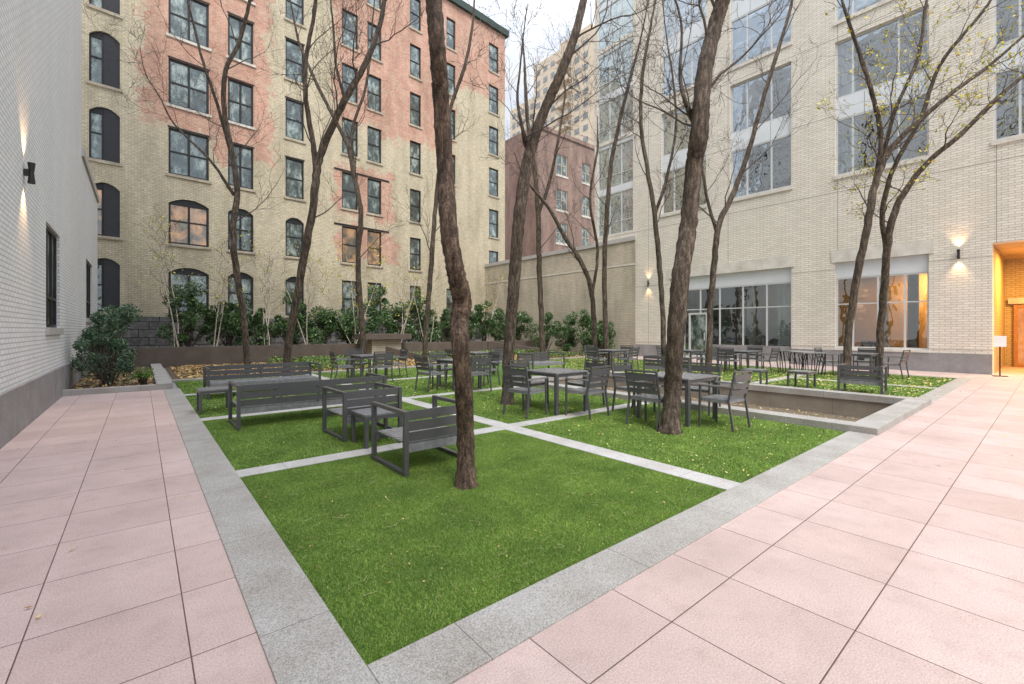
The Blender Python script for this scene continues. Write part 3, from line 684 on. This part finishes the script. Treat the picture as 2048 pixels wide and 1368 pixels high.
def mk_low(Wd,Dp,h,name,label):
    r=empty(name,(0,0,0),0,label,'side table','low slatted side tables'); x=Wd/2;y=Dp/2
    m=MB(); n=max(4,int(Dp/0.085)); sw=Dp/n
    for i in range(n): m.box(-x,x,-y+i*sw+0.004,-y+(i+1)*sw-0.004,h-0.02,h)
    m.obj('tabletop','metal_lt',r)
    for q in (-1,1): MB().box(-x+0.045,x-0.045,q*(y-0.02)-0.02,q*(y-0.02)+0.02,h-0.065,h-0.022).obj('apron','metal',r)
    for s in (-1,1): MB().box(s*(x-0.022)-0.022,s*(x-0.022)+0.022,-y,-y+0.045,0,h-0.022).box(s*(x-0.022)-0.022,s*(x-0.022)+0.022,y-0.045,y,0,h-0.022).box(s*(x-0.022)-0.022,s*(x-0.022)+0.022,-y+0.045,y-0.045,h-0.065,h-0.022).obj('leg','metal',r)
    return r
chair=mk_chair(); used=[False]
def put_chair(x,y,rot):
    if not used[0]: chair.location=(x,y,0.006); chair.rotation_euler=(0,0,rot); used[0]=True; return chair
    return clone(chair,(x,y,0.006),rot)
tabs={}
def put_table(x,y,S,rot=0.0):
    if S not in tabs:
        t=mk_table(S); tabs[S]=t; t.location=(x,y,0.006); t.rotation_euler=(0,0,rot); return t
    return clone(tabs[S],(x,y,0.006),rot)
def dset(x,y,S,off=0.72,which='SWNE',jit=0.06):
    put_table(x,y,S)
    for ch,(dx,dy,r) in {'W':(-1,0,-math.pi/2),'S':(0,-1,0),'E':(1,0,math.pi/2),'N':(0,1,math.pi)}.items():
        if ch in which: put_chair(x+dx*off+random.uniform(-jit,jit),y+dy*off+random.uniform(-jit,jit),r+random.uniform(-0.12,0.12))
dset(6.02,5.98,0.84,0.74)
dset(6.98,4.08,0.95,0.80)
dset(6.35,9.85,0.84,0.86)
dset(5.35,13.3,0.84,0.8)
dset(13.9,10.9,0.84,0.8)
dset(16.9,7.3,0.84,0.85,'SWNE')
dset(15.9,8.9,0.84,0.85,'SWN')
dset(18.1,4.1,0.84,0.85,'SNE')
dset(8.9,12.6,0.84,0.8,'SWE')
l1=mk_lounge(0.85,'lounge_chair','low charcoal metal slatted lounge chair on turf','lounge chair','low lounge chairs')
l1.location=(2.49,4.64,0.008)
clone(l1,(2.50,6.48,0.008),0.02)
clone(l1,(13.3,2.95,0.008),-math.pi/2+0.1,'low charcoal metal lounge chair beside sunken basin')
so=mk_lounge(2.35,'garden_sofa','long low charcoal metal slatted sofa on turf','sofa','long slatted garden sofas')
so.location=(2.28,8.2,0.008)
clone(so,(2.28,12.05,0.008),math.pi)
s2=mk_lounge(1.6,'garden_sofa','low charcoal metal slatted two seat sofa','sofa','long slatted garden sofas')
s2.location=(11.3,12.0,0.008); s2.rotation_euler=(0,0,math.pi)
clone(s2,(13.1,7.8,0.008),-math.pi/2); 
lt=mk_low(0.5,0.5,0.42,'side_table','small charcoal slatted side table between lounge chairs'); lt.location=(2.42,5.76,0.008)
clone(lt,(1.05,9.9,0.008),0,'small charcoal slatted stool beside sofa')
clone(lt,(12.95,5.25,0.01),0.05,'small charcoal slatted stool beyond basin'); clone(lt,(13.35,4.25,0.01),-0.05,'small charcoal slatted stool beyond basin')
ct=mk_low(1.1,0.65,0.36,'coffee_table','low charcoal slatted coffee table between sofas'); ct.location=(2.7,10.2,0.008)
la=empty('lattice_table',(17.6,5.6,0.008),0.8,'dark table with branching metal lattice sides','table')
MB().box(-0.8,0.8,-0.35,0.35,0.72,0.75).obj('tabletop','metal_lt',la)
for s in (-1,1):
    m=MB()
    for k in range(9):
        x=-0.75+k*0.1875; x2=x+random.uniform(-0.35,0.35); x2=max(-0.78,min(0.78,x2)); m.tube([Vector((x,s*0.33,0)),Vector(((x+x2)/2+random.uniform(-.06,.06),s*0.33,0.36)),Vector((x2,s*0.33,0.72))],[0.014]*3,5)
        m.tube([Vector(((x+x2)/2,s*0.33,0.36)),Vector((min(0.78,x+0.2),s*0.33,0.72))],[0.01]*2,5)
    m.obj('lattice_side','black',la)
sg=empty('sign_stand',(21.3,1.15,0.01),-math.pi/2+0.3,'small white notice on slim stand by passage','sign')
MB().box(-0.015,0.015,-0.015,0.015,0.0,1.0).box(-0.16,0.16,-0.12,0.12,0,0.02).obj('post','dark_bronze',sg)
MB().box(-0.14,0.14,-0.03,-0.016,0.95,1.3).obj('sign_panel','paper',sg)

# ---------------------------------------------------------------- trees
def catmull(pts,n):
    out=[]; P=[pts[0]*2-pts[1]]+pts+[pts[-1]*2-pts[-2]]
    for i in range(1,len(P)-2):
        for k in range(n):
            t=k/n; a,b,c,d=P[i-1],P[i],P[i+1],P[i+2]
            out.append(0.5*((2*b)+(c-a)*t+(2*a-5*b+4*c-d)*t*t+(3*b-a-3*c+d)*t**3))
    out.append(pts[-1]); return out
def rv(): return Vector((random.gauss(0,1),random.gauss(0,1),random.gauss(0,1)))
def grow(m,p,d,L,r,lvl,tips,dens):
    n=[9,6,4][lvl]; pts=[p.copy()]; ds=[]; 
    for i in range(n):
        d=(d+rv()*[0.16,0.22,0.26][lvl]+Vector((0,0,0.08))).normalized(); p=p+d*(L/n); pts.append(p.copy()); ds.append(d.copy())
    rad=[max(0.0034,r*(1-0.8*i/n)) for i in range(n+1)]
    m.tube(pts,rad,[5,3,3][lvl],0,False)
    if lvl<2:
        nc=int([8,5][lvl]*dens+0.5)
        for k in range(nc):
            i=random.randint(1,n-1); q=rv(); q=(q-ds[i]*q.dot(ds[i])).normalized()
            nd=(ds[i]*0.75+q*0.8+Vector((0,0,0.12))).normalized(); grow(m,pts[i+1],nd,L*random.uniform(0.35,0.65)*(1-0.35*i/n),max(0.0045,rad[i]*0.5),lvl+1,tips,dens)
    else: tips.append(pts[-1]); tips.append(pts[len(pts)//2])
def tree(d0,stems,zb=3.2,label='slender bare tree with dark bark standing in turf',dens=1.0,limbs=11,Lb=2.4,leaf=0,bark='bark',near=False,ext=3.0,seed=0,dd=0.0):
    random.seed(100+seed)
    base=W(stems[0][0][0],stems[0][0][1],d0); base.z=0
    root=empty('tree',tuple(base),0,label,'tree','slender courtyard trees')
    tm=MB(); cm=MB(); tips=[]; kf=0.90 if near else 0.82
    for si,st_ in enumerate(stems):
        P=[];Rr=[]
        for i,(px,py,w) in enumerate(st_):
            ii=i if si==0 else i+3
            q=W(px,py,d0+dd*ii+0.12*math.sin(i*1.7+si)*(i>0 or si>0)); P.append(q-base); Rr.append(w*d0/F/2*kf)
        if si==0: P[0].z=-0.03
        dv=(P[-1]-P[-2]).normalized(); 
        if ext>0:
            q=P[-1].copy(); r=Rr[-1]
            for k in range(3):
                dv=(dv+rv()*0.12+Vector((0,0,0.25))).normalized(); q=q+dv*(ext/3); P.append(q.copy()); r*=0.7; Rr.append(r)
        n=14 if near else 6
        C=catmull(P,n); Rc=[]
        for i in range(len(P)-1):
            for k in range(n): Rc.append(Rr[i]+(Rr[i+1]-Rr[i])*k/n)
        Rc.append(Rr[-1])
        wob=[random.uniform(-1,1) for _ in C]
        for i in range(1,len(C)): 
            a=Rc[i]*(0.05 if near else 0.16); C[i]=C[i]+Vector((wob[i],wob[i-1],0))*a
        if si==0:
            for i in range(len(C)):
                if C[i].z<0.25: Rc[i]*=1+0.28*(1-max(0,C[i].z)/0.25)**2
        Rc=[x*random.uniform(0.97,1.05) for x in Rc]
        tm.tube(C,Rc,26 if near else 10,0.06 if near else 0.05,True)
        cand=[i for i in range(2,len(C)-1) if C[i].z>zb]
        for k in range(limbs):
            if not cand: break
            i=cand[int((k+random.random()*0.9)/limbs*len(cand))%len(cand)]
            t=(C[i+1]-C[i-1]).normalized(); q=rv(); q.z*=0.3; q=(q-t*q.dot(t)).normalized()
            dr=(t*0.6+q*0.75+Vector((0,0,0.2))).normalized()
            L=Lb*random.uniform(0.6,1.25); grow(cm,C[i],dr,L,min(Rc[i]*0.32,0.022),0,tips,dens)
    tm.obj('trunk',bark,root,smooth=True)
    cm.obj('crown','twig',root)
    if leaf:
        T=np.array([tuple(t) for t in tips]); n=int(len(T)*leaf); 
        if n>0:
            idx=RS.randint(0,len(T),n); P=T[idx]+RS.normal(0,0.07,(n,3)); polys('foliage',leaflets(P,0.05,1.0,0.5),4,'yellow_leaf',root)
    return root
tree(4.32,[[(932,972,42),(931,880,38),(928,780,38),(921,690,38),(919,640,42),(924,600,43),(912,545,39),(898,460,38),(890,330,37),(882,200,36),(875,100,35),(866,-20,34)]],zb=4.9,near=True,bark='bark_red',label='thick rough barked tree trunk in front lawn',limbs=6,Lb=2.0,seed=1)
tree(6.58,[[(1340,865,42),(1345,780,36),(1350,690,36),(1361,560,37),(1377,450,36),(1388,330,36),(1398,270,38),(1408,150,33),(1428,60,32),(1450,-20,30)],[(1400,260,16),(1385,235,14),(1370,200,9),(1360,150,7)]],zb=4.4,near=True,label='thick rough barked tree beside patio table',limbs=7,Lb=2.0,seed=2,ext=2.5)
tree(9.11,[[(1015,808,26),(1018,700,24),(1027,580,26),(1040,420,26),(1058,310,24),(1085,230,22),(1120,150,20),(1150,70,18),(1172,-20,16)],[(1060,305,12),(1052,285,14),(1046,262,8),(1035,200,6)]],zb=4.2,near=True,label='dark barked tree with sawn stub beside patio chairs',limbs=7,Lb=2.0,seed=3,ext=2)
tree(12.3,[[(572,770,20),(577,690,17),(600,560,18),(625,420,18),(634,340,18),(650,285,17),(690,200,15),(735,120,13),(762,40,11),(772,-20,10)],[(632,350,14),(627,290,12),(612,200,11),(612,120,10),(628,30,8)],[(690,200,8),(672,130,6),(668,70,5)]],zb=3.8,label='forked dark tree beside garden sofa',limbs=8,seed=4)
tree(15.3,[[(497,735,15),(488,640,14),(472,540,14),(466,460,14),(474,380,13),(463,300,12),(448,220,11),(452,140,10),(480,80,9),(500,0,8)],[(460,300,8),(435,210,7),(405,120,6),(385,40,5)],[(468,390,8),(420,320,6),(350,250,4)]],zb=4.0,limbs=8,Lb=2.6,seed=5)
tree(19.0,[[(729,722,14),(722,620,13),(716,520,12),(722,430,12),(708,350,11),(695,290,10),(665,230,9),(630,160,8),(600,90,6)],[(708,350,8),(705,260,7),(730,180,6),(742,100,5)]],zb=3.8,limbs=8,Lb=2.6,seed=6)
tree(17.5,[[(848,738,13),(853,650,12),(862,540,12),(868,450,11),(880,330,10),(900,220,9),(930,130,8),(945,50,6)]],zb=3.8,limbs=9,Lb=2.6,seed=7)
tree(20.5,[[(1086,722,14),(1082,620,13),(1078,520,13),(1076,420,12),(1068,330,11),(1055,240,9),(1050,150,7)],[(1076,430,9),(1100,360,8),(1118,270,6),(1130,190,5)]],zb=4.2,limbs=7,Lb=2.6,seed=8,ext=2)
tree(19.5,[[(1190,722,12),(1188,640,12),(1180,570,11),(1160,520,11),(1130,475,10),(1100,420,8),(1060,370,6)],[(1185,590,8),(1195,500,7),(1180,400,6),(1195,300,5)]],zb=4.0,limbs=7,Lb=2.5,seed=9,ext=1.5)
tree(18.5,[[(1216,728,13),(1210,620,12),(1209,520,12),(1214,430,11),(1222,330,10),(1240,240,9),(1262,150,7)]],zb=4.0,limbs=10,Lb=2.6,seed=10)
tree(16.5,[[(1328,735,13),(1325,620,12),(1318,520,12),(1308,420,11),(1295,340,10),(1282,250,9),(1285,150,8),(1300,60,6)],[(1310,430,8),(1335,350,7),(1352,250,6),(1345,150,5)]],zb=3.9,limbs=8,Lb=2.5,seed=11)
tree(15.0,[[(1418,748,15),(1420,640,14),(1428,530,14),(1438,450,13),(1465,390,12),(1495,310,11),(1520,220,10),(1550,120,9),(1580,20,7)],[(1435,470,8),(1415,400,7),(1400,310,6)]],zb=3.9,limbs=9,Lb=2.5,seed=12)
tree(13.6,[[(1692,758,18),(1698,660,16),(1715,550,16),(1735,450,16),(1750,370,15),(1780,300,13),(1840,240,11),(1905,185,9),(1980,130,7),(2060,60,5)],[(1750,370,11),(1762,280,10),(1745,190,9),(1720,110,8),(1690,20,6)],[(1765,320,9),(1790,220,8),(1835,120,7),(1850,20,6)]],zb=4.6,limbs=8,Lb=2.2,leaf=0.9,seed=13,label='many stemmed tree with last yellow leaves',ext=1.5,dd=-0.15)
tree(14.8,[[(1757,748,17),(1762,650,15),(1770,560,15),(1778,470,15),(1800,400,13),(1850,330,11),(1920,270,10),(1990,200,8),(2060,140,6)],[(1772,500,11),(1765,420,10),(1790,330,9),(1840,240,8),(1880,130,7),(1960,30,6)]],zb=4.6,limbs=9,Lb=2.2,leaf=0.9,seed=14,label='leaning tree with last yellow leaves',ext=1.5,dd=-0.3)
def sapling(x,y,z,h,seed,leaf=0.6):
    random.seed(seed); r=empty('birch_sapling',(x,y,z),0,'thin pale birch sapling with few yellow leaves','tree','birch saplings in the shrub bed'); tm=MB(); cm=MB(); tips=[]
    for s in range(3):
        d=Vector((random.uniform(-.3,.3),random.uniform(-.2,.2),1)).normalized(); p=Vector((random.uniform(-.15,.15),random.uniform(-.1,.1),0)); pts=[p.copy()]
        for k in range(9):
            d=(d+rv()*0.06+Vector((0,0,0.05))).normalized(); p=p+d*h/9; pts.append(p.copy())
        tm.tube(pts,[0.026*(1-k/11) for k in range(10)],7)
        for k in range(3,10):
            q=rv(); q.z=0.3; grow(cm,pts[k],(q.normalized()*0.8+d*0.6).normalized(),h*0.22,0.008,1,tips,1.2)
    tm.obj('trunk','birch',r,smooth=True); cm.obj('crown','twig',r)
    T=np.array([tuple(t) for t in tips]); n=int(len(T)*leaf); idx=RS.randint(0,len(T),n)
    if n: polys('foliage',leaflets(T[idx]+RS.normal(0,0.08,(n,3)),0.05,1.0,0.5),4,'yellow_leaf',r)
for i,(x,y,h,lf) in enumerate([(2.6,23.5,4.5,0.7),(4.6,23.5,4.8,0.5),(8.7,23.5,4.8,2.6),(13.0,23.5,4.2,0.8),(17.3,23.5,4.0,0.5),(1.2,23.6,5.0,0.6),(6.4,23.4,4.2,0.4),(11.2,23.5,3.8,0.6)]): sapling(x,y,0.6,h,300+i,lf)

# ---------------------------------------------------------------- shrubs
def shrub(x,y,z,rx,ry,rz,n,ls,mat,seed,label,name='shrub'):
    rs=np.random.RandomState(seed); random.seed(seed)
    r=empty(name,(x,y,z),0,label,'shrub','evergreen shrubs')
    nl=22; cen=rs.normal(0,1,(nl,3)); cen/=np.linalg.norm(cen,axis=1)[:,None]; cen*=rs.uniform(0.35,1.0,(nl,1)); cen=cen*np.array([rx,ry,rz])+np.array([0,0,rz*1.0]); cen[:,2]=np.clip(cen[:,2],0.25,None)
    rad=rs.uniform(0.14,0.40,nl)*min(rx,rz); idx=rs.randint(0,nl,n)
    dv=rs.normal(0,1,(n,3)); dv/=np.linalg.norm(dv,axis=1)[:,None]; P=cen[idx]+dv*(rad[idx]*rs.uniform(0.5,1.25,n)**0.7)[:,None]; P=P[P[:,2]>0.03]; n=len(P)
    u=dv[:n]*0.5+rs.normal(0,0.7,(n,3)); u/=np.linalg.norm(u,axis=1)[:,None]; b=rs.normal(0,1,(n,3)); v=np.cross(u,b); v/=np.linalg.norm(v,axis=1)[:,None]
    s=ls*rs.uniform(0.6,1.25,n)[:,None]; V=np.empty((n,4,3)); V[:,0]=P-u*s; V[:,1]=P+v*s*0.36; V[:,2]=P+u*s; V[:,3]=P-v*s*0.36
    polys('foliage',V.reshape(-1,3),4,mat,r)
    m=MB()
    for k in range(nl):
        c_=Vector(cen[k]); m.tube([Vector((random.uniform(-.1,.1),random.uniform(-.1,.1),-0.05)),c_*0.5+Vector((0,0,-0.05)),c_],[0.022,0.014,0.006],5)
    m.obj('stem','twig',r); return r
xs=[1.6,3.1,4.4,5.9,7.2,8.7,10.3,11.6,13.0,14.6,15.9,17.4,18.7,20.3]
hs=[1.5,1.15,0.95,1.3,1.4,1.05,1.65,1.3,1.6,1.15,1.0,1.4,1.1,1.3]
for i,x in enumerate(xs):
    shrub(x,24.1+random.uniform(-.25,.25),0.6,random.uniform(0.85,1.25),0.8,hs[i],4600,0.08,'shrub',500+i,'dense dark green evergreen shrub in raised bed')
for i,(x,y,h) in enumerate([(20.4,21.2,1.1),(20.5,19.5,1.15),(20.5,18.0,1.1),(20.6,16.7,0.8)]): shrub(x,y,0,0.95,0.95,h+0.2,4200,0.075,'shrub',540+i,'dark green shrub against tan brick wall')
shrub(-0.68,15.55,0.1,0.80,0.72,1.1,9000,0.042,'holly',560,'open grey green leafed bush beside white wall','holly_bush')
shrub(-0.9,18.3,0.1,0.55,0.6,0.9,3000,0.045,'holly',561,'open grey green leafed bush beside white wall','holly_bush')
shrub(-0.9,21.5,0.1,0.6,0.8,1.3,3000,0.05,'holly',562,'open grey green leafed bush beside white wall','holly_bush')
shrub(0.05,14.8,0.1,0.28,0.28,0.25,500,0.04,'ivy',563,'small low green plant in mulch','low_plant')
n=20000; P=np.stack([RS.uniform(3.5,20,n),RS.uniform(16.6,22.5,n),np.zeros(n)],1)
f=np.sin(P[:,0]*1.1+1)+np.sin(P[:,1]*1.7+P[:,0]*0.6)+np.sin(P[:,0]*2.9)*0.6; P=P[f>0.3]; P[:,2]=0.06+RS.uniform(0,0.25,len(P))
tag(polys('ground_cover',leaflets(P,0.055,0.8,0.6),4,'ivy'),label='low ivy ground cover among fallen leaves',kind='stuff')

# ---------------------------------------------------------------- light, world, camera
w=bpy.data.worlds.new('World'); scene.world=w; w.use_nodes=True; t=w.node_tree; bg=t.nodes['Background']
sky=t.nodes.new('ShaderNodeTexSky'); sky.sky_type='NISHITA'; sky.sun_disc=False; el=math.radians(52); az=math.radians(200)
sky.sun_elevation=el; sky.sun_rotation=az; sky.air_density=1.1; sky.dust_density=1.5; sky.ozone_density=1.5
tc_=t.nodes.new('ShaderNodeTexCoord'); mp=t.nodes.new('ShaderNodeMapping'); mp.inputs['Scale'].default_value=(1,1,2.2); t.links.new(tc_.outputs['Generated'],mp.inputs[0])
nz=t.nodes.new('ShaderNodeTexNoise'); nz.inputs['Scale'].default_value=4.5; nz.inputs['Detail'].default_value=8; nz.inputs['Roughness'].default_value=0.55; t.links.new(mp.outputs[0],nz.inputs['Vector'])
rp=t.nodes.new('ShaderNodeValToRGB'); rp.color_ramp.elements[0].position=0.38; rp.color_ramp.elements[1].position=0.60; rp.color_ramp.elements[1].color=(1,1,1,1); rp.color_ramp.elements[0].color=(0,0,0,1); t.links.new(nz.outputs['Fac'],rp.inputs[0])
mx=t.nodes.new('ShaderNodeMix'); mx.data_type='RGBA'; t.links.new(rp.outputs[0],mx.inputs[0]); mx.inputs[7].default_value=(7.3,7.35,7.4,1); mx.inputs[6].default_value=(5.3,5.9,6.9,1)
ad=t.nodes.new('ShaderNodeMix'); ad.data_type='RGBA'; ad.inputs[0].default_value=0.86; t.links.new(sky.outputs[0],ad.inputs[6]); t.links.new(mx.outputs[2],ad.inputs[7])
sp=t.nodes.new('ShaderNodeSeparateXYZ'); t.links.new(tc_.outputs['Generated'],sp.inputs[0])
zr=t.nodes.new('ShaderNodeMapRange'); zr.inputs[1].default_value=0.5; zr.inputs[2].default_value=0.95; zr.inputs[3].default_value=1.0; zr.inputs[4].default_value=3.3; t.links.new(sp.outputs[2],zr.inputs[0])
vm=t.nodes.new('ShaderNodeVectorMath'); vm.operation='SCALE'; t.links.new(ad.outputs[2],vm.inputs[0]); t.links.new(zr.outputs[0],vm.inputs['Scale'])
t.links.new(vm.outputs[0],bg.inputs[0]); bg.inputs[1].default_value=0.15
sun=bpy.data.lights.new('sun','SUN'); sun.energy=2.5; sun.angle=math.radians(20); sun.color=(1,0.95,0.87)
so_=bpy.data.objects.new('sun',sun); COL.objects.link(so_)
sd=Vector((math.sin(az)*math.cos(el),math.cos(az)*math.cos(el),math.sin(el))); so_.rotation_euler=(-sd).to_track_quat('-Z','Y').to_euler(); so_.location=sd*40
cam=bpy.data.cameras.new('camera'); co=bpy.data.objects.new('camera',cam); COL.objects.link(co)
cam.sensor_width=36; cam.lens=F/2048*36; cam.shift_y=-24/2048; cam.clip_end=3000; cam.clip_start=0.05
co.location=(0,0,CH); co.rotation_euler=(math.pi/2,0,-math.atan2(VX,VY)); scene.camera=co
scene.view_settings.view_transform='Standard'; scene.view_settings.look='None'; scene.view_settings.exposure=0
